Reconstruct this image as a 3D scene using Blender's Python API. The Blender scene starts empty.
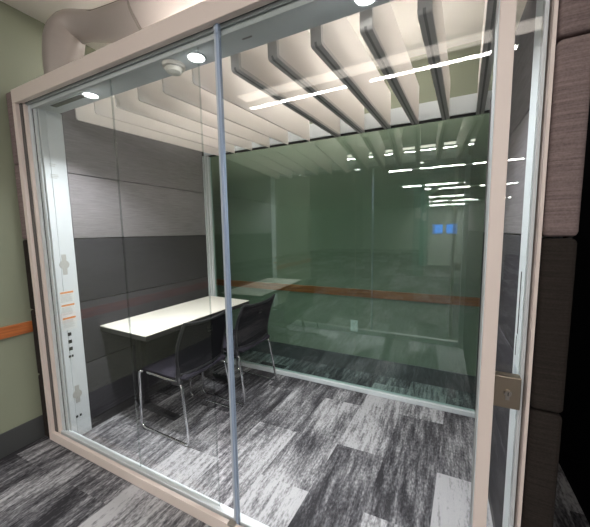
import bpy, bmesh, math, random
from mathutils import Vector, Matrix
random.seed(4)
sc = bpy.context.scene
col = sc.collection
PI = math.pi

# ------------------------------------------------------------------ colour
def lin(c):
    c /= 255.0
    return c/12.92 if c <= 0.04045 else ((c+0.055)/1.055)**2.4
def rgb(r, g, b): return (lin(r), lin(g), lin(b), 1.0)

# ------------------------------------------------------------------ materials
def new_mat(name):
    m = bpy.data.materials.new(name); m.use_nodes = True
    nt = m.node_tree
    return m, nt, nt.nodes['Principled BSDF']
def set_in(b, k, v):
    if k in b.inputs: b.inputs[k].default_value = v
def plain(name, c, rough=0.5, metal=0.0, spec=0.5, var=0.04):
    m, nt, b = new_mat(name)
    N, L = nt.nodes, nt.links
    tc = N.new('ShaderNodeTexCoord'); no = N.new('ShaderNodeTexNoise')
    no.inputs['Scale'].default_value = 9; no.inputs['Detail'].default_value = 3
    L.new(tc.outputs['Object'], no.inputs['Vector'])
    mx = N.new('ShaderNodeMix'); mx.data_type = 'RGBA'
    mx.inputs[6].default_value = tuple(x*(1-var) for x in c[:3])+(1,)
    mx.inputs[7].default_value = tuple(min(1, x*(1+var)) for x in c[:3])+(1,)
    L.new(no.outputs['Fac'], mx.inputs[0]); L.new(mx.outputs[2], b.inputs['Base Color'])
    b.inputs['Roughness'].default_value = rough; b.inputs['Metallic'].default_value = metal
    set_in(b, 'Specular IOR Level', spec)
    return m
def emit(name, c, s):
    m = bpy.data.materials.new(name); m.use_nodes = True
    nt = m.node_tree; nt.nodes.clear()
    e = nt.nodes.new('ShaderNodeEmission'); o = nt.nodes.new('ShaderNodeOutputMaterial')
    e.inputs[0].default_value = c; e.inputs[1].default_value = s
    nt.links.new(e.outputs[0], o.inputs[0]); return m
def fabric(name, c, contrast=0.35, scale=(7, 7, 190)):
    m, nt, b = new_mat(name)
    N, L = nt.nodes, nt.links
    tc = N.new('ShaderNodeTexCoord'); mp = N.new('ShaderNodeMapping')
    mp.inputs['Scale'].default_value = scale
    L.new(tc.outputs['Object'], mp.inputs['Vector'])
    n1 = N.new('ShaderNodeTexNoise'); n1.inputs['Scale'].default_value = 1.0
    n1.inputs['Detail'].default_value = 5; n1.inputs['Roughness'].default_value = 0.7
    L.new(mp.outputs[0], n1.inputs['Vector'])
    n2 = N.new('ShaderNodeTexNoise'); n2.inputs['Scale'].default_value = 220
    L.new(tc.outputs['Object'], n2.inputs['Vector'])
    ad = N.new('ShaderNodeMath'); ad.operation = 'MULTIPLY_ADD'
    ad.inputs[1].default_value = 0.4
    L.new(n2.outputs['Fac'], ad.inputs[0]); L.new(n1.outputs['Fac'], ad.inputs[2])
    rp = N.new('ShaderNodeValToRGB')
    rp.color_ramp.elements[0].position = 0.45; rp.color_ramp.elements[1].position = 0.95
    rp.color_ramp.elements[0].color = tuple(x*(1-contrast) for x in c[:3])+(1,)
    rp.color_ramp.elements[1].color = tuple(min(1, x*(1+contrast)) for x in c[:3])+(1,)
    L.new(ad.outputs[0], rp.inputs[0]); L.new(rp.outputs[0], b.inputs['Base Color'])
    bu = N.new('ShaderNodeBump'); bu.inputs['Strength'].default_value = 0.15
    bu.inputs['Distance'].default_value = 0.002
    L.new(ad.outputs[0], bu.inputs['Height']); L.new(bu.outputs[0], b.inputs['Normal'])
    b.inputs['Roughness'].default_value = 0.95; set_in(b, 'Specular IOR Level', 0.15)
    return m
def glass(name, tint, f0=0.045, f90=1.0):
    """clear sheet glass: passes light straight through, mirrors by the Schlick law"""
    m = bpy.data.materials.new(name); m.use_nodes = True
    nt = m.node_tree; N, L = nt.nodes, nt.links; N.clear()
    out = N.new('ShaderNodeOutputMaterial'); mix = N.new('ShaderNodeMixShader')
    tr = N.new('ShaderNodeBsdfTransparent'); tr.inputs[0].default_value = tint
    gl = N.new('ShaderNodeBsdfGlossy'); gl.inputs['Roughness'].default_value = 0.0
    geo = N.new('ShaderNodeNewGeometry')
    dt = N.new('ShaderNodeVectorMath'); dt.operation = 'DOT_PRODUCT'
    L.new(geo.outputs['Normal'], dt.inputs[0]); L.new(geo.outputs['Incoming'], dt.inputs[1])
    ab = N.new('ShaderNodeMath'); ab.operation = 'ABSOLUTE'; L.new(dt.outputs['Value'], ab.inputs[0])
    om = N.new('ShaderNodeMath'); om.operation = 'SUBTRACT'; om.inputs[0].default_value = 1; L.new(ab.outputs[0], om.inputs[1])
    pw = N.new('ShaderNodeMath'); pw.operation = 'POWER'; pw.inputs[1].default_value = 5; L.new(om.outputs[0], pw.inputs[0])
    ma = N.new('ShaderNodeMath'); ma.operation = 'MULTIPLY_ADD'
    ma.inputs[1].default_value = f90-f0; ma.inputs[2].default_value = f0; L.new(pw.outputs[0], ma.inputs[0])
    L.new(ma.outputs[0], mix.inputs[0]); L.new(tr.outputs[0], mix.inputs[1]); L.new(gl.outputs[0], mix.inputs[2])
    L.new(mix.outputs[0], out.inputs[0])
    return m
def wood(name):
    m, nt, b = new_mat(name)
    N, L = nt.nodes, nt.links
    tc = N.new('ShaderNodeTexCoord'); mp = N.new('ShaderNodeMapping')
    mp.inputs['Scale'].default_value = (3, 3, 60)
    L.new(tc.outputs['Object'], mp.inputs[0])
    n = N.new('ShaderNodeTexNoise'); n.inputs['Scale'].default_value = 1.5; n.inputs['Detail'].default_value = 6
    L.new(mp.outputs[0], n.inputs['Vector'])
    r = N.new('ShaderNodeValToRGB')
    r.color_ramp.elements[0].position = .3; r.color_ramp.elements[0].color = rgb(140, 76, 38)
    r.color_ramp.elements[1].position = .75; r.color_ramp.elements[1].color = rgb(196, 116, 62)
    L.new(n.outputs['Fac'], r.inputs[0]); L.new(r.outputs[0], b.inputs['Base Color'])
    b.inputs['Roughness'].default_value = 0.4
    return m
def carpet_mat():
    m, nt, b = new_mat('carpet planks')
    N, L = nt.nodes, nt.links
    geo = N.new('ShaderNodeNewGeometry')
    at = N.new('ShaderNodeAttribute'); at.attribute_name = 'tone'
    ar = N.new('ShaderNodeAttribute'); ar.attribute_name = 'shift'
    # streaks run along the plank; each plank takes another piece of the pattern
    cmb = N.new('ShaderNodeCombineXYZ')
    sm = N.new('ShaderNodeMath'); sm.operation = 'MULTIPLY'; sm.inputs[1].default_value = 37.0
    L.new(ar.outputs['Fac'], sm.inputs[0]); L.new(sm.outputs[0], cmb.inputs[2])
    mp = N.new('ShaderNodeMapping'); mp.inputs['Scale'].default_value = (34, 4.6, 1)
    L.new(geo.outputs['Position'], mp.inputs[0])
    va = N.new('ShaderNodeVectorMath'); va.operation = 'ADD'
    L.new(mp.outputs[0], va.inputs[0]); L.new(cmb.outputs[0], va.inputs[1])
    n1 = N.new('ShaderNodeTexNoise'); n1.inputs['Scale'].default_value = 1; n1.inputs['Detail'].default_value = 7
    n1.inputs['Roughness'].default_value = 0.62; L.new(va.outputs[0], n1.inputs['Vector'])
    mp2 = N.new('ShaderNodeMapping'); mp2.inputs['Scale'].default_value = (5, 1.6, 1)
    L.new(geo.outputs['Position'], mp2.inputs[0])
    va2 = N.new('ShaderNodeVectorMath'); va2.operation = 'ADD'
    L.new(mp2.outputs[0], va2.inputs[0]); L.new(cmb.outputs[0], va2.inputs[1])
    n2 = N.new('ShaderNodeTexNoise'); n2.inputs['Scale'].default_value = 1; n2.inputs['Detail'].default_value = 2
    L.new(va2.outputs[0], n2.inputs['Vector'])
    mp3 = N.new('ShaderNodeMapping'); mp3.inputs['Scale'].default_value = (110, 45, 1)
    L.new(geo.outputs['Position'], mp3.inputs[0])
    n3 = N.new('ShaderNodeTexNoise'); n3.inputs['Scale'].default_value = 1; n3.inputs['Detail'].default_value = 2
    L.new(mp3.outputs[0], n3.inputs['Vector'])
    def madd(a, k, c):
        q = N.new('ShaderNodeMath'); q.operation = 'MULTIPLY_ADD'; q.inputs[1].default_value = k
        L.new(a, q.inputs[0])
        if isinstance(c, float): q.inputs[2].default_value = c
        else: L.new(c, q.inputs[2])
        return q.outputs[0]
    s = madd(n1.outputs['Fac'], 1.75, -1.46)
    s = madd(n2.outputs['Fac'], 1.0, s)
    s = madd(n3.outputs['Fac'], 0.80, s)
    s = madd(at.outputs['Fac'], 0.72, s)
    rp = N.new('ShaderNodeValToRGB')
    e = rp.color_ramp.elements
    e[0].position = 0.26; e[0].color = rgb(50, 49, 52)
    e[1].position = 1.10; e[1].color = rgb(172, 171, 174)
    k = e.new(0.50); k.color = rgb(82, 81, 85)
    k = e.new(0.70); k.color = rgb(116, 115, 118)
    L.new(s, rp.inputs[0]); L.new(rp.outputs[0], b.inputs['Base Color'])
    bu = N.new('ShaderNodeBump'); bu.inputs['Strength'].default_value = 0.35; bu.inputs['Distance'].default_value = 0.004
    L.new(n3.outputs['Fac'], bu.inputs['Height']); L.new(bu.outputs[0], b.inputs['Normal'])
    b.inputs['Roughness'].default_value = 0.97; set_in(b, 'Specular IOR Level', 0.1)
    return m

M = dict(
    carpet=carpet_mat(),
    sage=plain('sage wall paint', rgb(138, 143, 123), .6, var=.02),
    ceiling=plain('white ceiling', rgb(238, 233, 226), .8, var=.015),
    office_ceiling=plain('dimmed white office ceiling', rgb(176, 176, 172), .8, var=.03),  # same white ceiling, its dim light put into a greyer colour
    office_wall=plain('office wall', rgb(176, 182, 176), .7, var=.03),
    basebd=plain('charcoal baseboard', rgb(68, 70, 71), .5, var=.05),
    wood=wood('oak chair rail'),
    black=plain('black fabric wall', rgb(20, 19, 24), .95, var=.1, spec=.05),
    frame=plain('greige powder coat', rgb(226, 212, 204), .38, var=.015),
    white=plain('white powder coat', rgb(208, 214, 217), .35, var=.01),
    shade=plain('grey gasket', rgb(92, 88, 86), .6, var=.04),
    dgasket=plain('dark rubber gasket', rgb(38, 37, 38), .6, var=.05),
    soffit=plain('grey white soffit', rgb(190, 196, 197), .45, var=.01),
    lightfab=fabric('light grey fabric', rgb(138, 134, 137), .25),
    darkfab=fabric('charcoal fabric', rgb(58, 57, 61), .35),
    outlight=fabric('taupe fabric', rgb(126, 111, 109), .42),
    outdark=fabric('brown black fabric', rgb(46, 41, 38), .4),
    felt=plain('white felt', rgb(238, 233, 228), .9, var=.03, spec=.1),
    channel=plain('grey felt channel', rgb(200, 196, 193), .5, var=.05),
    groove=plain('dark channel groove', rgb(140, 138, 136), .8, var=.05),
    glass=glass('clear glass', (.975, .985, .98, 1), .04),
    backglass=glass('green tinted glass', (.82, .93, .90, 1), .115),
    seal=plain('blue grey clear edge', rgb(156, 172, 196), .15, var=.04, spec=.8),
    gasketclear=glass('clear joint', (.82, .85, .84, 1), .08),
    seal2=plain('silver edge strip', rgb(188, 198, 208), .3, .3, var=.03),
    chrome=plain('chrome', rgb(225, 225, 228), .12, 1.0, var=.02),
    brushed=plain('brushed bronze steel', rgb(150, 138, 122), .35, .9, var=.08),
    dsteel=plain('worn steel', rgb(165, 158, 150), .3, .9, var=.05),
    plastic=plain('black plastic', rgb(24, 24, 28), .5, var=.06),
    mesh=fabric('black chair mesh', rgb(24, 24, 28), .3, (260, 260, 260)),
    seat=fabric('charcoal seat cloth', rgb(46, 44, 52), .3, (150, 150, 150)),
    laminate=plain('white laminate', rgb(236, 233, 222), .35, var=.01),
    edge=plain('dark table edge', rgb(42, 40, 40), .5, var=.04),
    blackmetal=plain('black metal', rgb(30, 29, 32), .5, .2, var=.05),
    duct=plain('silver grey duct jacket', rgb(158, 149, 143), .42, .15, var=.03),
    ductseam=plain('duct seam tape', rgb(120, 112, 106), .5, var=.05),
    plate=plain('grey cover plate', rgb(172, 172, 168), .5, var=.08),
    orange=plain('orange print', rgb(214, 140, 80), .6),
    print=plain('grey print', rgb(176, 178, 176), .6),
    ink=plain('dark ink', rgb(90, 92, 92), .6),
    label=plain('white label', rgb(214, 217, 216), .5, var=.01),
    port=plain('black port', rgb(22, 22, 24), .5),
    detector=plain('ivory plastic', rgb(226, 222, 212), .45, var=.01),
    outlet=plain('outlet plastic', rgb(212, 214, 208), .4, var=.01),
    vent=plain('grey vent mesh', rgb(96, 96, 92), .7, var=.1),
    lens=emit('downlight lens', (1.0, .98, .95, 1), 14),
    tube=emit('linear light lens', (1.0, .95, .90, 1), 100),
    far=emit('far light lens', (1.0, .96, .92, 1), 330),
    cove=emit('warm cove light lens', (1.0, .90, .80, 1), 5),
    uplight=emit('uplight lens', (1.0, .93, .88, 1), 22), baffle_fill=emit('alcove light lens', (1.0, .95, .90, 1), 14.5), rear_fill=emit('added rear uplight lens', (1.0, .92, .86, 1), 26),  # baffle and rear lenses belong to added hidden lights
    screen=emit('blue screen', (.12, .35, 1.0, 1), 3.0),
    teal=plain('teal partition', rgb(96, 140, 130), .6),
    desk=plain('pale desk', rgb(190, 188, 180), .5),
)

# ------------------------------------------------------------------ geometry helpers
def box(bm, x0, x1, y0, y1, z0, z1, bev=0.0, seg=2):
    vs = [bm.verts.new((x, y, z)) for x in (x0, x1) for y in (y0, y1) for z in (z0, z1)]
    idx = [(0, 1, 3, 2), (4, 6, 7, 5), (0, 4, 5, 1), (2, 3, 7, 6), (0, 2, 6, 4), (1, 5, 7, 3)]
    fs = [bm.faces.new([vs[i] for i in f]) for f in idx]
    if bev > 0:
        es = list({e for f in fs for e in f.edges})
        bmesh.ops.bevel(bm, geom=es, offset=bev, segments=seg, profile=.5, affect='EDGES')
def B(*boxes, bev=0.0, seg=2):
    bm = bmesh.new()
    for b in boxes: box(bm, *b, bev=bev, seg=seg)
    return bm
def cyl(bm, c, axis, r, h, n=24, r2=None, bev=0):
    """cylinder or cone standing on c along axis"""
    a = Vector(axis).normalized()
    t = a.orthogonal().normalized(); s = a.cross(t)
    r2 = r if r2 is None else r2
    c = Vector(c); rings = []
    prof = [(0, r), (h, r2)]
    if bev: prof = [(0, r), (h-bev, r2), (h-bev*.3, r2-bev*.3), (h, r2-bev)]
    for hh, rr in prof:
        rings.append([bm.verts.new(c+a*hh+(t*math.cos(2*PI*i/n)+s*math.sin(2*PI*i/n))*rr) for i in range(n)])
    for k in range(len(rings)-1):
        for i in range(n):
            bm.faces.new((rings[k][i], rings[k][(i+1) % n], rings[k+1][(i+1) % n], rings[k+1][i]))
    bm.faces.new(rings[0][::-1]); bm.faces.new(rings[-1])
def smooth_path(pts, rad, n=5):
    """round the corners of a polyline"""
    P = [Vector(p) for p in pts]; out = [P[0]]
    for i in range(1, len(P)-1):
        a, b, c = P[i-1], P[i], P[i+1]
        d = min(rad, (a-b).length*.49, (c-b).length*.49)
        p0 = b+(a-b).normalized()*d; p1 = b+(c-b).normalized()*d
        for k in range(n+1):
            t = k/n
            out.append(p0*(1-t)**2+b*2*t*(1-t)+p1*t*t)
    out.append(P[-1]); return out
def tube(bm, pts, r, n=10, closed=False, squash=None, power=1.0):
    P = [Vector(p) for p in pts]
    R = r if isinstance(r, (list, tuple)) else [r]*len(P)
    rings = []; up = None
    for i, p in enumerate(P):
        if closed: d = P[(i+1) % len(P)]-P[i-1]
        else: d = P[min(i+1, len(P)-1)]-P[max(i-1, 0)]
        d.normalize()
        if up is None: up = d.orthogonal().normalized()
        up = (up-d*up.dot(d)).normalized(); s = d.cross(up)
        ring = []
        for k in range(n):
            a = 2*PI*k/n; ca, sa = math.cos(a), math.sin(a)
            if power != 1.0:
                ca = math.copysign(abs(ca)**power, ca); sa = math.copysign(abs(sa)**power, sa)
            ring.append(bm.verts.new(p+(up*ca+s*sa)*R[i]))
        rings.append(ring)
    m = len(rings)
    for i in range(m if closed else m-1):
        a, b = rings[i], rings[(i+1) % m]
        for k in range(n): bm.faces.new((a[k], a[(k+1) % n], b[(k+1) % n], b[k]))
    if not closed:
        bm.faces.new(rings[0][::-1]); bm.faces.new(rings[-1])
def origin_of(o):
    p = Vector((0, 0, 0))
    while o is not None: p += o.location; o = o.parent
    return p
def obj(name, bm, mat, parent=None, smooth=False, at=None, world=True):
    """link a bmesh as ONE object; vertices are given in world space"""
    bmesh.ops.recalc_face_normals(bm, faces=bm.faces)
    off = Vector(at) if at is not None else Vector((0, 0, 0))
    if parent is not None and world: off = origin_of(parent)
    if off.length: bmesh.ops.translate(bm, verts=bm.verts, vec=-off)
    me = bpy.data.meshes.new(name); bm.to_mesh(me); bm.free()
    me.materials.append(mat)
    if smooth:
        for p in me.polygons: p.use_smooth = True
        try: me.set_sharp_from_angle(angle=math.radians(42))
        except Exception: pass
    o = bpy.data.objects.new(name, me); col.objects.link(o)
    if parent is not None: o.parent = parent
    elif at is not None: o.location = at
    return o
def tag(o, label, cat, group=None):
    o['label'] = label; o['category'] = cat
    if group: o['group'] = group
    return o
def thing(name, label, cat, loc, group=None, rz=0):
    o = bpy.data.objects.new(name, None); col.objects.link(o)
    o.location = loc; o.rotation_euler = (0, 0, rz); o.empty_display_size = .1
    return tag(o, label, cat, group)
def struct(name, bm, mat, smooth=False):
    o = obj(name, bm, mat, None, smooth); o['kind'] = 'structure'; return o
def copy_tree(o, parent=None):
    c = o.copy(); col.objects.link(c)
    if parent is not None: c.parent = parent
    for ch in list(o.children): copy_tree(ch, c)
    return c

# ------------------------------------------------------------------ key sizes (metres)
W = 2.64            # right edge of the booth's front frame
XL = 0.158          # inside face of the left booth wall
XR = 2.662          # inside face of the right booth wall
YB = 1.515          # back glass
YG = 1.885          # sage wall behind the booth
XG = -0.085         # sage wall left of the booth
ZC = 2.85           # ceiling
SEAMS = [0.075, 0.50, 0.943, 1.385, 1.82, 2.262]

# ------------------------------------------------------------------ the setting
def floor():
    bm = bmesh.new()
    tl = bm.faces.layers.float.new('tone'); sl = bm.faces.layers.float.new('shift')
    PW, PL, X0 = .299, .914, 1.474
    light = {(0, 0): .92, (0, 1): .62, (0, 2): .35, (1, 2): .80, (1, 1): .28, (1, 0): .45, (2, 2): .62, (2, 1): .25, (2, 0): .5,
             (3, 1): .95, (3, 2): .28, (3, 0): .5, (-1, 1): .64, (-1, 2): .33, (-1, 0): .4, (-2, 0): .76, (-2, 1): .45, (-2, 2): .3,
             (-3, 1): .42, (-3, 0): .25, (-4, 1): .45, (-4, 0): .55, (-5, 0): .35, (-5, 1): .40, (-1, -1): .4, (-2, -1): .3, (-3, -1): .5,
             (-4, -1): .4, (-5, -1): .3, (-6, 0): .25, (-6, -1): .3, (0, 3): .5, (1, 3): .4, (2, 3): .45}
    x_lo, x_hi, y_lo, y_hi = -6.0, 9.8, -18.0, 2.05
    for i in range(math.floor((x_lo-X0)/PW), math.ceil((x_hi-X0)/PW)):
        xa, xb = max(x_lo, X0+i*PW), min(x_hi, X0+(i+1)*PW)
        y0 = .385 if i % 2 == 0 else -.11
        for j in range(math.floor((y_lo-y0)/PL), math.ceil((y_hi-y0)/PL)+1):
            ya, yb = max(y_lo, y0+(j-1)*PL+PL*0), min(y_hi, y0+j*PL)
            if yb-ya < 1e-4 or xb-xa < 1e-4: continue
            f = bm.faces.new([bm.verts.new((x+.065*y, y+.03*(x-2.0)*(y > -17 and y < 1.8), 0)) for x, y in ((xa, ya), (xb, ya), (xb, yb), (xa, yb))])
            f[tl] = light.get((i, j), random.random()**1.6*.8); f[sl] = random.random()
    return struct('floor', bm, M['carpet'])
floor()
struct('ceiling', B((XG-.1, 3.6, -1.80, YG+.1, ZC, ZC+.08)), M['ceiling'])
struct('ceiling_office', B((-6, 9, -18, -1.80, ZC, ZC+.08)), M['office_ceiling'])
struct('wall_left', B((XG-.1, XG, -1.80, YG+.1, 0, ZC)), M['sage'])
struct('wall_back', B((XG, 3.08, YG, YG+.1, 0, ZC)), M['sage'])
struct('wall_right', B((3.08, 3.2, -.6, YG+.1, 0, ZC)), M['black'])  # unseen front stretch added to keep light off the side gap
struct('wall_far', B((-6, 9, -18.1, -18, 0, ZC)), M['office_wall'])
struct('wall_far_left', B((-6.1, -6, -18, -1.8, 0, ZC)), M['office_wall'])
struct('wall_far_right', B((9, 9.1, -18, .1, 0, ZC)), M['office_wall'])
struct('wall_front_left', B((-6, XG-.1, -1.9, -1.8, 0, ZC)), M['office_wall'])
struct('wall_front_right', B((3.2, 9, .1, .2, 0, ZC)), M['black'])
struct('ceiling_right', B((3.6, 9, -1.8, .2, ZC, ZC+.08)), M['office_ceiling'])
struct('baseboard_left', B((XG, XG+.012, -1.80, YG, 0, .155), bev=.002), M['basebd'])
struct('baseboard_back', B((XG+.012, 3.08, YG-.012, YG, 0, .155), bev=.002), M['basebd'])
struct('trim_1', B((XG, XG+.02, -1.80, YG, .763, .837), bev=.003), M['wood'])
struct('trim_2', B((XG+.02, 3.08, YG-.02, YG, .763, .837), bev=.003), M['wood'])

# ------------------------------------------------------------------ the glass meeting booth
pod = thing('meeting_booth', 'large glass-fronted meeting booth with greige frame and grey upholstered end walls', 'booth', (0, 0, 0))
# greige outer frame
obj('frame_post', B((0, .038, 0, .10, 0.0, 2.218), bev=.002), M['frame'], pod)
obj('frame_post', B((2.628, 2.6365, 0, .06, 0.0, 2.218), bev=.0015), M['frame'], pod)
obj('top_beam', B((0, 2.6365, 0, .03, 2.218, 2.30), bev=.003), M['frame'], pod)
rail = obj('bottom_rail', B((.038, 2.628, 0, .022, 0.0, .060), bev=.002), M['frame'], pod)
obj('track_groove', B((.038, 2.628, .022, .034, 0, .036)), M['shade'], rail)
obj('sill', B((.078, 2.628, .034, .072, 0, .064), bev=.003), M['white'], pod)
# header channel over the glass
hd = obj('header_track', B((.038, 2.628, .03, .036, 2.222, 2.30)), M['dgasket'], pod)
obj('track_lip', B((.06, 2.628, .036, .041, 2.208, 2.30)), M['soffit'], hd)
obj('track_groove', B((.07, 2.628, .041, .047, 2.214, 2.30)), M['dgasket'], hd)
# stepped left jamb
obj('gasket', B((.038, .060, .020, .10, .04, 2.225)), M['shade'], pod)
obj('jamb_strip', B((.060, .078, .028, .10, .04, 2.22), bev=.0015), M['frame'], pod)
obj('jamb_strip', B((.0785, .108, .044, .10, .06, 2.21), bev=.002), M['white'], pod)
obj('gasket', B((.108, .1105, .052, .10, .06, 2.205)), M['shade'], pod)
obj('jamb_strip', B((.1105, .135, .056, .10, .06, 2.21), bev=.0015), M['white'], pod)
obj('gasket', B((.135, .139, .066, .10, .06, 2.205)), M['shade'], pod)
# white service panel with cover plates, printed labels and sockets
jp = obj('service_panel', B((.02, XL, .10, .190, 0, 2.19), (.139, XL-.004, .066, .10, 0, 2.19), bev=.0015), M['white'], pod)
XF = XL+.0012
def cover(z, h):
    bm = bmesh.new()
    box(bm, XL-.002, XF, .106, .134, z-h/2, z+h/2)
    cyl(bm, (XL-.002, .120, z), (1, 0, 0), .029, .0042, 28)
    return obj('cover_plate', bm, M['plate'], jp)
cover(1.215, .135); cover(.308, .125)
lb = obj('warning_label', B((XL-.002, XF-.0006, .074, .160, .772, 1.040)), M['label'], jp)
for z in (1.028, .942, .853): obj('orange_header', B((XL-.002, XF, .078, .156, z-.006, z+.006)), M['orange'], lb)['label'] = 'orange heading bar of the warning text'
for z0 in (1.013, .927, .838):
    rows = [(XL-.002, XF-.0002, 0.079, .079+.072*random.uniform(.72, 1), z0-.0075*k-.002, z0-.0075*k+.001) for k in range(7)]
    obj('printed_text', B(*rows), M['print'], lb)
for rows in (((1.862, .036), (1.850, .028)), ((1.797, .040), (1.787, .044), (1.777, .034))):
    obj('printed_text', B(*[(XL-.002, XF-.0004, .094, .094+w, z-.003, z+.002) for z, w in rows]), M['print'], jp)
for z in (.742, .690, .640): obj('socket', B((XL-.002, XF, 0.098, .120, z-.012, z+.012), bev=.001), M['port'], jp)
for z, ys in ((.588, (.098, .114)), (.150, (.104, .128))):
    for y in ys: obj('screw_hole', B((XL-.002, XF, y-.006, y+.006, z-.008, z+.008)), M['port'], jp)
# soffit behind the beam
sf = obj('soffit', B((.066, 2.628, .047, .172, 2.186, 2.30), bev=.001), M['soffit'], pod)
obj('sensor_slot', B((1.655, 1.700, .098, .104, 2.183, 2.187)), M['groove'], sf)
# left end wall
obj('side_wall', B((.02, XL-.030, .19, 1.53, 0, 2.30)), M['dgasket'], pod)
obj('kick_plate', B((XL-.030, XL-.006, .192, 1.46, 0, .073)), M['dgasket'], pod)
for k in range(5):
    m = M['lightfab'] if SEAMS[k] > 1.3 else M['darkfab']
    o = obj('upholstered_panel', B((XL-.030, XL, .193, 1.462, SEAMS[k]+.002, SEAMS[k+1]-.002), bev=.004, seg=3), m, pod, True)
    o['label'] = 'light grey upholstered wall panel' if SEAMS[k] > 1.3 else 'charcoal upholstered wall panel'
# right end wall, inside and outside upholstery
obj('side_wall', B((2.695, 2.706, .03, 1.53, 0, 2.30)), M['dgasket'], pod)
obj('kick_plate', B((XR+.006, 2.695, .118, 1.48, 0, .073)), M['dgasket'], pod)
for k in range(5):
    m = M['lightfab'] if SEAMS[k] > 1.3 else M['darkfab']
    o = obj('upholstered_panel', B((XR, 2.695, .118, 1.49, SEAMS[k]+.002, SEAMS[k+1]-.002), bev=.004, seg=3), m, pod, True)
    o['label'] = 'light grey upholstered wall panel' if SEAMS[k] > 1.3 else 'charcoal upholstered wall panel'
OS = [0.0, .458, .915, 1.385, 1.862, 2.30]
for k in range(5):
    m = M['outlight'] if OS[k] > 1.3 else M['outdark']
    o = obj('outer_cushion', B((2.6385, 2.709, -.006, .060, OS[k]+.002, OS[k+1]-.002), bev=.013, seg=4), m, pod, True)
    o['label'] = 'taupe padded outer panel' if OS[k] > 1.3 else 'brown black padded outer panel'
    o = obj('outer_cushion', B((-.075, -.002, .002, .20, OS[k]+.002, OS[k+1]-.002), bev=.012, seg=4), m, pod, True)
    o['label'] = 'taupe padded outer panel' if OS[k] > 1.3 else 'brown black padded outer panel'
# white right jamb with its slots
rj = obj('door_jamb', B((2.615, 2.624, .020, .116, .064, 2.186), (2.624, 2.695, .06, .116, 0, 2.21), bev=.001), M['white'], pod)
obj('jamb_slot', B((2.6142, 2.6155, .077, .085, 1.10, 1.285)), M['dgasket'], rj)
obj('jamb_slot', B((2.6142, 2.6155, .090, .094, 1.03, 1.09)), M['dgasket'], rj)
obj('strike_plate', B((2.6140, 2.6155, .066, .094, .905, 1.0)), M['seal2'], rj)
# fixed front panes
obj('glass_pane', B((.108, .8745, .052, .062, .060, 2.188)), M['glass'], pod)
obj('glass_pane', B((.8755, 1.458, .052, .062, .060, 2.188)), M['glass'], pod)
obj('joint_strip', B((.8745, .8755, .0515, .0625, .060, 2.188)), M['gasketclear'], pod)
obj('edge_trim', B((1.458, 1.4592, .052, .062, .060, 2.188)), M['gasketclear'], pod)
# sliding glass door
dr = obj('sliding_door', B((1.598, 2.6135, .024, .034, .040, 2.226)), M['glass'], pod)
obj('edge_seal', B((1.584, 1.598, .020, .038, .040, 2.222), bev=.002), M['seal'], dr)
obj('edge_strip', B((1.574, 1.584, .022, .040, .040, 2.222), bev=.001), M['seal2'], dr)
hb = obj('pull_handle', B((2.515, 2.549, -.030, .024, .10, 2.17), bev=.002), M['frame'], dr)
obj('handle_lit_side', B((2.5125, 2.5148, -.028, .020, .10, 2.17)), M['white'], hb)  # white strip paints booth light reflected on the handle's left side
lk = obj('lock_plate', B((2.551, 2.612, -.016, .016, .912, 1.003), bev=.002), M['brushed'], dr)
bm = bmesh.new(); cyl(bm, (2.582, -.0155, .957), (0, -1, 0), .0095, .008, 24, .0085); box(bm, 2.5775, 2.5865, -.021, -.0155, .938, .957)
obj('key_cylinder', bm, M['dsteel'], lk, True)
obj('keyhole', B((2.581, 2.583, -.0245, -.0225, .952, .962)), M['port'], lk)
obj('floor_guide', B((1.555, 1.590, -.006, .020, .060, .072), bev=.002), M['dsteel'], dr)
# back of the booth: rails, corner mullions, tinted panes
obj('back_rail', B((.158, 2.695, 1.487, 1.545, 0, .036), bev=.003), M['white'], pod)
bb = obj('back_beam', B((.158, 2.695, 1.487, 1.505, 2.200, 2.320), (.158, 2.695, 1.505, 1.545, 2.200, 2.296), bev=.002), M['white'], pod)
obj('beam_gasket', B((.16, 2.69, 1.500, 1.530, 2.190, 2.200)), M['dgasket'], bb)
for x0, x1, y0, m in ((.158, .176, 1.462, 'white'), (.180, .194, 1.475, 'soffit'), (.199, .211, 1.487, 'white')):
    obj('corner_mullion', B((x0, x1, y0, 1.53, .036, 2.192), bev=.001), M[m], pod)
obj('corner_mullion', B((2.668, 2.695, 1.49, 1.53, .036, 2.192), bev=.001), M['soffit'], pod)
obj('back_glass', B((.211, 1.7485, 1.512, 1.518, .036, 2.192)), M['backglass'], pod)
obj('back_glass', B((1.7515, 2.668, 1.512, 1.518, .036, 2.192)), M['backglass'], pod)

# ------------------------------------------------------------------ felt baffles under the open top
def prism(bm, prof, x0, x1):
    a = [bm.verts.new((x0, y, z)) for y, z in prof]; b = [bm.verts.new((x1, y, z)) for y, z in prof]
    n = len(prof)
    bm.faces.new(a); bm.faces.new(b[::-1])
    for i in range(n): bm.faces.new((a[i], b[i], b[(i+1) % n], a[(i+1) % n]))
def baffle_profile(inset=0.0, r=.014):
    y0, y1, z0, z1 = .198+inset, 1.462, 2.136+inset, 2.39
    pts = [(y0, z1)]
    for k in range(7):
        a = PI+PI/2*k/6
        pts.append((y0+r+r*math.cos(a), z0+r+r*math.sin(a)))
    pts += [(y1, z0), (y1, z1)]
    return pts
ORD = ['first', 'second', 'third', 'fourth', 'fifth', 'sixth', 'seventh', 'eighth', 'ninth', 'tenth', 'eleventh', 'twelfth', 'thirteenth']
bxs = [.300, .498, .698, .890, 1.082, 1.288, 1.542, 1.737, 1.934, 2.130, 2.327, 2.532]
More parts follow.
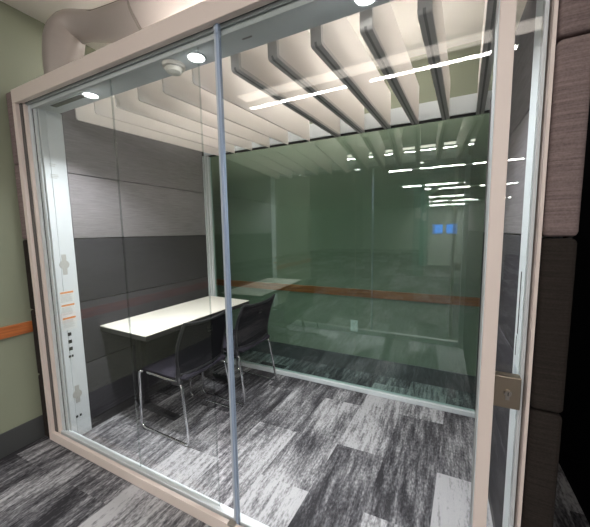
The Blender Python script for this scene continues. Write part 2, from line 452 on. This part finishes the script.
for i, x in enumerate(bxs):
    dark = i >= 6
    lbl = ('white felt ceiling baffle with grey bottom channel, %s baffle from left booth wall' if dark else
           'plain white felt ceiling baffle, %s baffle from left booth wall') % ORD[i]
    t = thing('ceiling_baffle', lbl, 'baffle', (x, .198, 2.136), 'felt baffles hung under the booth top')
    bm = bmesh.new()
    if dark:
        prism(bm, baffle_profile(.006), x-.020, x+.020)
        obj('felt_panel', bm, M['felt'], t)
        # U-shaped grey channel wrapping the front and bottom edges
        bm = bmesh.new()
        po, pi_ = baffle_profile(0), baffle_profile(.016, .006)
        for (xa, xb) in ((x-.023, x+.023),):
            n = len(po)-1
            for k in range(n-1):
                q = [po[k], po[k+1], pi_[k+1], pi_[k]]
                prism(bm, q, xa, xb)
        obj('bottom_channel', bm, M['channel'], t)['label'] = 'grey bottom channel'
        bm = bmesh.new(); po = baffle_profile(-.0008); pi_ = baffle_profile(.004)
        for k in range(1, len(po)-2):
            prism(bm, [po[k], po[k+1], pi_[k+1], pi_[k]], x-.006, x+.004)
        obj('channel_groove', bm, M['groove'], t)
    else:
        prism(bm, baffle_profile(0), x-.005, x+.005)
        obj('felt_panel', bm, M['felt'], t)
    t.rotation_euler = (.027, 0, -.058)

# ------------------------------------------------------------------ fittings on the soffit
for i, (x, lbl) in enumerate(((.617, 'bright round downlight in soffit beside the vent grille'),
                              (1.400, 'bright round downlight in soffit right of the smoke detector'),
                              (2.150, 'bright round downlight cut by the top edge, rightmost in soffit'))):
    y = .108
    t = thing('downlight', lbl, 'downlight', (x, y, 2.186), 'downlights in the booth soffit')
    bm = bmesh.new(); tube(bm, [(x+0.039*math.cos(a), y+0.039*math.sin(a), 2.1845) for a in [2*PI*k/32 for k in range(32)]], .0045, 8, True)
    obj('trim_ring', bm, M['white'], t, True)
    bm = bmesh.new(); cyl(bm, (x, y, 2.1855), (0, 0, -1), .037, .003, 32)
    obj('lens', bm, M['lens'], t)
x, y = 1.262, .108
t = thing('smoke_detector', 'round ivory smoke detector on the soffit', 'smoke detector', (x, y, 2.186))
bm = bmesh.new(); cyl(bm, (x, y, 2.1855), (0, 0, -1), .052, .014, 36, .050, .003); obj('base', bm, M['detector'], t, True)
bm = bmesh.new(); cyl(bm, (x, y, 2.167), (0, 0, -1), .041, .015, 36, .033, .004); obj('sensor_head', bm, M['detector'], t, True)
bm = bmesh.new(); cyl(bm, (x, y, 2.173), (0, 0, -1), .037, .008, 36); obj('air_gap', bm, M['groove'], t, True)
t = thing('vent_grille', 'narrow grey vent grille in the left end of the soffit', 'vent', (.44, .088, 2.186))
obj('frame', B((.265, .600, .066, .071, 2.181, 2.1865), (.265, .600, .105, .110, 2.181, 2.1865), (.265, .271, .071, .105, 2.181, 2.1865), (.594, .600, .071, .105, 2.181, 2.1865)), M['soffit'], t)
obj('grille', B(*[(.273+.009*k, .277+.009*k, .071, .105, 2.1815, 2.1860) for k in range(36)], (.271, .594, .071, .105, 2.1845, 2.1862)), M['vent'], t)

# ------------------------------------------------------------------ duct on top of the booth
t = thing('air_duct', 'silver grey jacketed air duct elbow on top of the booth', 'duct', (.21, .15, 2.425))
def resample(P, R, n):
    P = [Vector(p) for p in P]; m = len(P)-1; out, rr = [], []
    for i in range(m):
        a, b, c, d = P[max(i-1, 0)], P[i], P[i+1], P[min(i+2, m)]
        for k in range(n):
            u = k/n
            out.append(.5*((2*b)+(c-a)*u+(2*a-5*b+4*c-d)*u*u+(3*b-a-3*c+d)*u**3)); rr.append(R[i]*(1-u)+R[i+1]*u)
    out.append(P[-1]); rr.append(R[-1]); return out, rr
dp = [(.355, .105, 2.305), (.355, .115, 2.42), (.355, .135, 2.52), (.365, .15, 2.588), (.405, .168, 2.628), (.48, .195, 2.630), (.58, .225, 2.616), (.74, .255, 2.604), (.92, .285, 2.597)]
dR = [.074, .086, .096, .092, .082, .076, .076, .090, .106]
P, R = resample(dp, dR, 8)
bm = bmesh.new(); tube(bm, P, R, 28, power=.8); obj('duct_elbow', bm, M['duct'], t, True)
bm = bmesh.new()
sp = [p+Vector((0, -r*.88, r*.52)) for p, r in zip(P, R)][34:]
sp = [P[14]+Vector((-R[14]*.62, -R[14]*.80, 0)), P[20]+Vector((-R[20]*.64, -R[20]*.79, .01)), P[26]+Vector((-R[26]*.58, -R[26]*.82, R[26]*.28)), P[31]+Vector((-R[31]*.2, -R[31]*.90, R[31]*.46))]+sp[::4]
obj('seam', (tube(bm, resample(sp, [.005]*len(sp), 4)[0], .006, 8), bm)[1], M['ductseam'], t, True)
P2, R2 = resample([(.925, .286, 2.597), (1.15, .30, 2.585), (1.6, .32, 2.585), (1.95, .34, 2.585)], [.125, .128, .128, .128], 6)
bm = bmesh.new(); tube(bm, P2, R2, 28, power=.6); obj('duct_run', bm, M['duct'], t, True)
bm = bmesh.new(); tube(bm, [(.915, .285, 2.59), (.93, .286, 2.59)], [.127, .127], 28, power=.65); obj('clamp_band', bm, M['ductseam'], t, True)

# ------------------------------------------------------------------ table
t = thing('table', 'white laminate table against the charcoal wall inside the booth', 'table', (.43, .86, 0))
X0, X1, Y0, Y1 = .180, .700, .300, 1.420
obj('tabletop', B((X0, X1, Y0, Y1, .7355, .742), bev=.001), M['laminate'], t)
bm = bmesh.new()
lo = [bm.verts.new(v) for v in ((X0+.012, Y0+.012, .698), (X1-.012, Y0+.012, .698), (X1-.012, Y1-.012, .698), (X0+.012, Y1-.012, .698))]
mi = [bm.verts.new(v) for v in ((X0, Y0, .706), (X1+.001, Y0, .706), (X1+.001, Y1, .706), (X0, Y1, .706))]
hi = [bm.verts.new(v) for v in ((X0, Y0, .7355), (X1+.001, Y0, .7355), (X1+.001, Y1, .7355), (X0, Y1, .7355))]
bm.faces.new(lo[::-1]); bm.faces.new(hi)
for a, b in ((lo, mi), (mi, hi)):
    for i in range(4): bm.faces.new((a[i], a[(i+1) % 4], b[(i+1) % 4], b[i]))
obj('edge_band', bm, M['edge'], t)['label'] = 'dark bevelled tabletop edge'
for y in (.545, 1.165):
    obj('column', B((.235, .305, y-.026, y+.026, .035, .694), bev=.008), M['blackmetal'], t, True)
    bm = bmesh.new()
    prism(bm, [(0, 0)]*0 or [(y-.03, .006), (y+.03, .006), (y+.022, .038), (y-.022, .038)], .172, .655)
    for v in bm.verts:
        if v.co.x > .5 and v.co.z > .02: v.co.z -= .016; v.co.x -= .01
    obj('foot', bm, M['blackmetal'], t)
    obj('bracket', B((.20, .62, y-.022, y+.022, .688, .699)), M['blackmetal'], t)
    for x in (.195, .635):
        bm = bmesh.new(); cyl(bm, (x, y, 0), (0, 0, 1), .014, .007, 16)
        obj('glide', bm, M['plastic'], t)

t.rotation_euler = (0, 0, math.radians(-2.2))
# ------------------------------------------------------------------ chairs (built facing -X, origin on the floor)
def make_chair(label):
    t = thing('sled_chair', label, 'chair', (0, 0, 0), 'black sled chairs at the white table')
    hw = .232
    for s in (-1, 1):
        y = s*hw; yi = s*(hw-.018)
        bm = bmesh.new()
        pts = smooth_path([(-.205, yi, .432), (-.222, y, .432), (-.235, y, .010), (.240, y, .010), (.175, yi, .425), (-.160, yi, .432)], .045, 6)
        tube(bm, pts, .0095, 12)
        obj('sled_leg', bm, M['chrome'], t, True)
        for x in (-.19, .20): obj('floor_glide', B((x-.018, x+.018, y-.008, y+.008, 0, .012), bev=.003), M['plastic'], t)
    for x in (-.14, .12):
        bm = bmesh.new(); tube(bm, [(x, -hw+.02, .424), (x, hw-.02, .424)], .009, 10)
        obj('cross_bar', bm, M['chrome'], t, True)
    # seat: a padded pan with a waterfall front
    bm = bmesh.new(); n = 14; top, bot = [], []
    for i in range(n+1):
        u = i/n; x = -.245+.445*u
        rt, rb = [], []
        for j in range(n+1):
            v = j/n*2-1
            w = .222*(1-.10*(abs(u-.5)*2)**6)
            e = 1-max(abs(v), abs(u*2-1))**8
            dip = -.020*max(0, (.25-u)/.25)**2+.006*abs(v)**2-.010*math.sin(PI*u)*(1-v*v)
            rt.append(bm.verts.new((x, v*w, .450+.022*e+dip))); rb.append(bm.verts.new((x, v*w*.97, .436+dip*.8)))
        top.append(rt); bot.append(rb)
    for i in range(n):
        for j in range(n):
            bm.faces.new((top[i][j], top[i+1][j], top[i+1][j+1], top[i][j+1]))
            bm.faces.new((bot[i][j], bot[i][j+1], bot[i+1][j+1], bot[i+1][j]))
    for i in range(n):
        bm.faces.new((top[i][0], bot[i][0], bot[i+1][0], top[i+1][0])); bm.faces.new((top[i][n], top[i+1][n], bot[i+1][n], bot[i][n]))
        bm.faces.new((top[0][i], top[0][i+1], bot[0][i+1], bot[0][i])); bm.faces.new((top[n][i], bot[n][i], bot[n][i+1], top[n][i+1]))
    obj('seat', bm, M['seat'], t, True)
    # backrest: mesh sheet in a moulded frame, curved around the sitter, corners swept up
    def bp(u, v):   # u -1..1 across, v 0..1 up
        z = .468+.352*v+.018*v*abs(u)**3
        y = u*(.208+.020*math.sin(PI*v*.9)+.006*v)
        x = .190+.050*v+.030*v*v-.040*u*u*(1-.35*v)-.016*math.sin(PI*v)
        return Vector((x, y, z))
    bm = bmesh.new(); n = 16; A, Bk = [], []
    for i in range(n+1):
        ra, rb = [], []
        for j in range(n+1):
            p = bp((i/n*2-1)*.975, .03+.94*j/n)
            ra.append(bm.verts.new(p+Vector((-.003, 0, 0)))); rb.append(bm.verts.new(p+Vector((.003, 0, 0))))
        A.append(ra); Bk.append(rb)
    for i in range(n):
        for j in range(n):
            bm.faces.new((A[i][j], A[i][j+1], A[i+1][j+1], A[i+1][j])); bm.faces.new((Bk[i][j], Bk[i+1][j], Bk[i+1][j+1], Bk[i][j+1]))
    for i in range(n):
        for a, b in (((i, 0), (i+1, 0)), ((i, n), (i+1, n)), ((0, i), (0, i+1)), ((n, i), (n, i+1))):
            bm.faces.new((A[a[0]][a[1]], A[b[0]][b[1]], Bk[b[0]][b[1]], Bk[a[0]][a[1]]))
    br = obj('backrest', bm, M['mesh'], t, True)
    bm = bmesh.new()
    loop = [bp(-1, v/10) for v in range(10)]+[bp(-1+u/8*2, 1) for u in range(9)]+[bp(1, 1-v/10) for v in range(1, 10)]
    loop += [bp(1-u/8*2, 0) for u in range(8)]
    tube(bm, loop, .010, 10, True)
    obj('back_frame', bm, M['plastic'], t, True)
    for s in (-1, 1):
        bm = bmesh.new()
        a = bp(s, .16); b = bp(s, 0)
        pts = [a, b+Vector((0, s*.006, -.01)), Vector((.165, s*.220, .425)), Vector((.10, s*.220, .415))]
        P, R = resample(pts, [.011, .016, .016, .011], 5)
        tube(bm, P, R, 10)
        obj('back_support', bm, M['plastic'], t, True)
    p = bp(0, .80)
    bm = bmesh.new()
    for (ya, yb, za, zb) in ((-.022, .022, .020, .025), (-.022, .022, -.025, -.020), (-.022, -.017, -.02, .02), (.017, .022, -.02, .02)):
        box(bm, p.x+.001, p.x+.008, ya, yb, p.z+za, p.z+zb)
    obj('maker_badge', bm, M['plastic'], br)
    return t
ch = make_chair('black sled chair with chrome legs nearest the glass front')
ch2 = copy_tree(ch)
ch2['label'] = 'black sled chair with chrome legs near the green glass back'
ch.location = (.718, .588, 0); ch.rotation_euler = (0, 0, math.radians(-1))
ch2.location = (.795, 1.128, 0); ch2.rotation_euler = (0, 0, math.radians(-3))

# ------------------------------------------------------------------ outlet on the sage wall
x, z = 1.644, .462
t = thing('wall_outlet', 'pale electrical outlet low on the green wall under the wood rail', 'outlet', (x, YG, z))
obj('cover_plate', B((x-.036, x+.036, YG-.006, YG, z-.058, z+.058), bev=.002), M['outlet'], t)
for dz in (-.024, .024):
    o = obj('receptacle', B((x-.017, x+.017, YG-.009, YG-.005, z+dz-.016, z+dz+.016), bev=.004), M['outlet'], t)
    obj('slot', B((x-.009, x-.006, YG-.0095, YG-.0088, z+dz-.004, z+dz+.007), (x+.006, x+.009, YG-.0095, YG-.0088, z+dz-.004, z+dz+.007)), M['port'], o)

# ------------------------------------------------------------------ lights of the place, plus added unseen ones
def linear(x0, x1, y, z, label, group, w=.032, mat='tube', name='linear_light'):
    if y < -6: mat = 'far'
    t = thing(name, label, 'ceiling light', ((x0+x1)/2, y, z), group)
    obj('housing', B((x0, x1, y-w/2-.006, y+w/2+.006, z-.040, z), bev=.002), M['soffit'], t)
    obj('lens', B((x0+.004, x1-.004, y-w/2, y+w/2, z-.046, z-.0402)), M[mat], t)
    return t
linear(.396, 1.52, -1.973, ZC, 'slim linear ceiling light mirrored in the front glass, left one of the nearest pair', 'nearest linear ceiling lights')
linear(1.742, 2.884, -1.973, ZC, 'slim linear ceiling light mirrored in the front glass, right one of the nearest pair', 'nearest linear ceiling lights')
for r, y in enumerate((-6.7, -10.8, -16.1)):
    for x0, x1 in (((1.20, 1.72), (1.89, 2.80), (2.95, 3.85)), ((1.5, 2.05), (2.25, 3.2), (3.4, 4.5)), ((1.7, 2.6), (2.8, 3.9), (4.1, 5.2)))[r]:
        linear(x0, x1, y, ZC, 'slim linear ceiling light in the far office rows mirrored in the glass', 'far rows of linear ceiling lights', .05)
for y, xs in ((-1.973, (3.3, 4.7)), (-3.6, (4.5, 5.9)), (-5.1, (4.9, 6.3))):  # out-of-view rows added to brighten the booth's front frame
    for x0 in xs:
        linear(x0, x0+1.22, y, ZC, 'added slim linear light right of the booth, out of view, brightening its front', 'added fill lights right of the booth', .07)
linear(.45, 3.05, -1.72, ZC, 'warm strip light along the edge of the white ceiling, mirrored as a pale band', 'strip light', .15, 'cove', 'strip_light')
x0, x1, y0, y1 = 1.00, 2.58, .060, .125
t = obj('uplight', B((x0, x1, y0-.005, y1+.005, 2.30, 2.306)), M['soffit'], pod)
obj('lens', B((x0+.01, x1-.01, y0, y1, 2.3062, 2.309)), M['uplight'], t)
x0, x1 = .25, 2.58
bm = bmesh.new(); prism(bm, [(1.507, 2.297), (1.543, 2.297), (1.543, 2.320)], x0, x1); t = obj('uplight', bm, M['soffit'], pod)  # added rear strip, hidden by the beam, brightens ceiling and baffles
bm = bmesh.new(); prism(bm, [(1.5080, 2.2985), (1.5075, 2.3000), (1.5405, 2.3215), (1.5415, 2.3200)], x0+.01, x1-.01); obj('lens', bm, M['rear_fill'], t)
for y, nm in ((.42, 'front'), (.98, 'rear')):  # unseen fixtures added to brighten the felt baffles
    for x0, side in ((.22, 'left'), (1.46, 'right')):
        linear(x0, x0+1.17, y, ZC, 'added hidden light above the felt baffles, %s %s one of the four' % (nm, side), 'added hidden lights above the booth', .10, 'baffle_fill')

def lamp(name, kind, loc, energy, color=(1, 1, 1), **kw):
    d = bpy.data.lights.new(name, kind); d.energy = energy; d.color = color
    for k, v in kw.items(): setattr(d, k, v)
    o = bpy.data.objects.new(name, d); col.objects.link(o); o.location = loc
    return o
for x in (.617, 1.400, 2.150):
    lamp('downlight_lamp', 'AREA', (x, .108, 2.180), 11, (.97, .98, 1), shape='DISK', size=.07, spread=math.radians(118))

# ------------------------------------------------------------------ the office that shows in the glass
t = thing('desk', 'pale office desk mirrored far back in the glass', 'desk', (2.6, -8.9, 0))
obj('desktop', B((1.9, 3.5, -9.3, -8.6, .72, .75), bev=.004), M['desk'], t)
for x in (1.93, 3.44): obj('leg', B((x, x+.04, -9.25, -8.65, 0, .72)), M['desk'], t)
for x, lbl in ((2.27, 'left blue-lit screen on the far desk, mirrored in the glass'), (2.66, 'right blue-lit screen on the far desk, mirrored in the glass')):
    t = thing('monitor', lbl, 'monitor', (x, -9.0, .75), 'screens on the far desk')
    obj('bezel', B((x-.15, x+.15, -9.02, -8.99, 1.24, 1.56), bev=.004), M['plastic'], t)
    obj('screen', B((x-.14, x+.14, -8.992, -8.988, 1.25, 1.55)), M['screen'], t)
    obj('stand', B((x-.02, x+.02, -9.03, -9.01, .76, 1.26), (x-.12, x+.12, -9.1, -8.92, .75, .762)), M['plastic'], t)
t = thing('office_partition', 'grey desk partition in front of the far screens, mirrored in the glass', 'partition', (2.9, -8.5, 0))
obj('panel', B((1.95, 3.9, -8.53, -8.47, .03, 1.19), bev=.004), M['office_wall'], t)
obj('top_cap', B((1.95, 3.9, -8.535, -8.465, 1.19, 1.205)), M['white'], t)
t = thing('structural_column', 'teal panelled column far back, mirrored in the glass', 'column', (1.75, -8.6, 0))
obj('shaft', B((1.62, 1.90, -8.75, -8.47, 0, ZC), bev=.006), M['teal'], t)
obj('notice', B((1.68, 1.84, -8.469, -8.464, 1.72, 2.02)), M['label'], t)

# ------------------------------------------------------------------ world, camera, view
w = bpy.data.worlds.new('World'); sc.world = w; w.use_nodes = True
w.node_tree.nodes['Background'].inputs[0].default_value = (.9, .95, 1, 1)
w.node_tree.nodes['Background'].inputs[1].default_value = 0.02

f, fw, r, u, c = 299.003, (-0.43919321, 0.89184962, -0.10822931), (0.89778386, 0.4401333, -0.0163344), (-0.03306749, 0.10434049, 0.99399175), (2.40530719, -0.97672714, 1.41275208)
cd = bpy.data.cameras.new('Camera'); cd.sensor_fit = 'HORIZONTAL'; cd.sensor_width = 36
cd.lens = 36*f/590; cd.clip_start = .02; cd.clip_end = 100
cam = bpy.data.objects.new('Camera', cd); col.objects.link(cam)
mw = Matrix.Identity(4)
for i in range(3):
    mw[i][0] = r[i]; mw[i][1] = u[i]; mw[i][2] = -fw[i]; mw[i][3] = c[i]
cam.matrix_world = mw
sc.camera = cam
sc.view_settings.view_transform = 'Standard'; sc.view_settings.look = 'None'
sc.view_settings.gamma = 1; sc.view_settings.use_curve_mapping = False
sc.view_settings.exposure = 0.12
cy = sc.cycles
cy.max_bounces = 10; cy.transparent_max_bounces = 24; cy.glossy_bounces = 6; cy.diffuse_bounces = 5
cy.sample_clamp_indirect = 6; cy.use_denoising = True
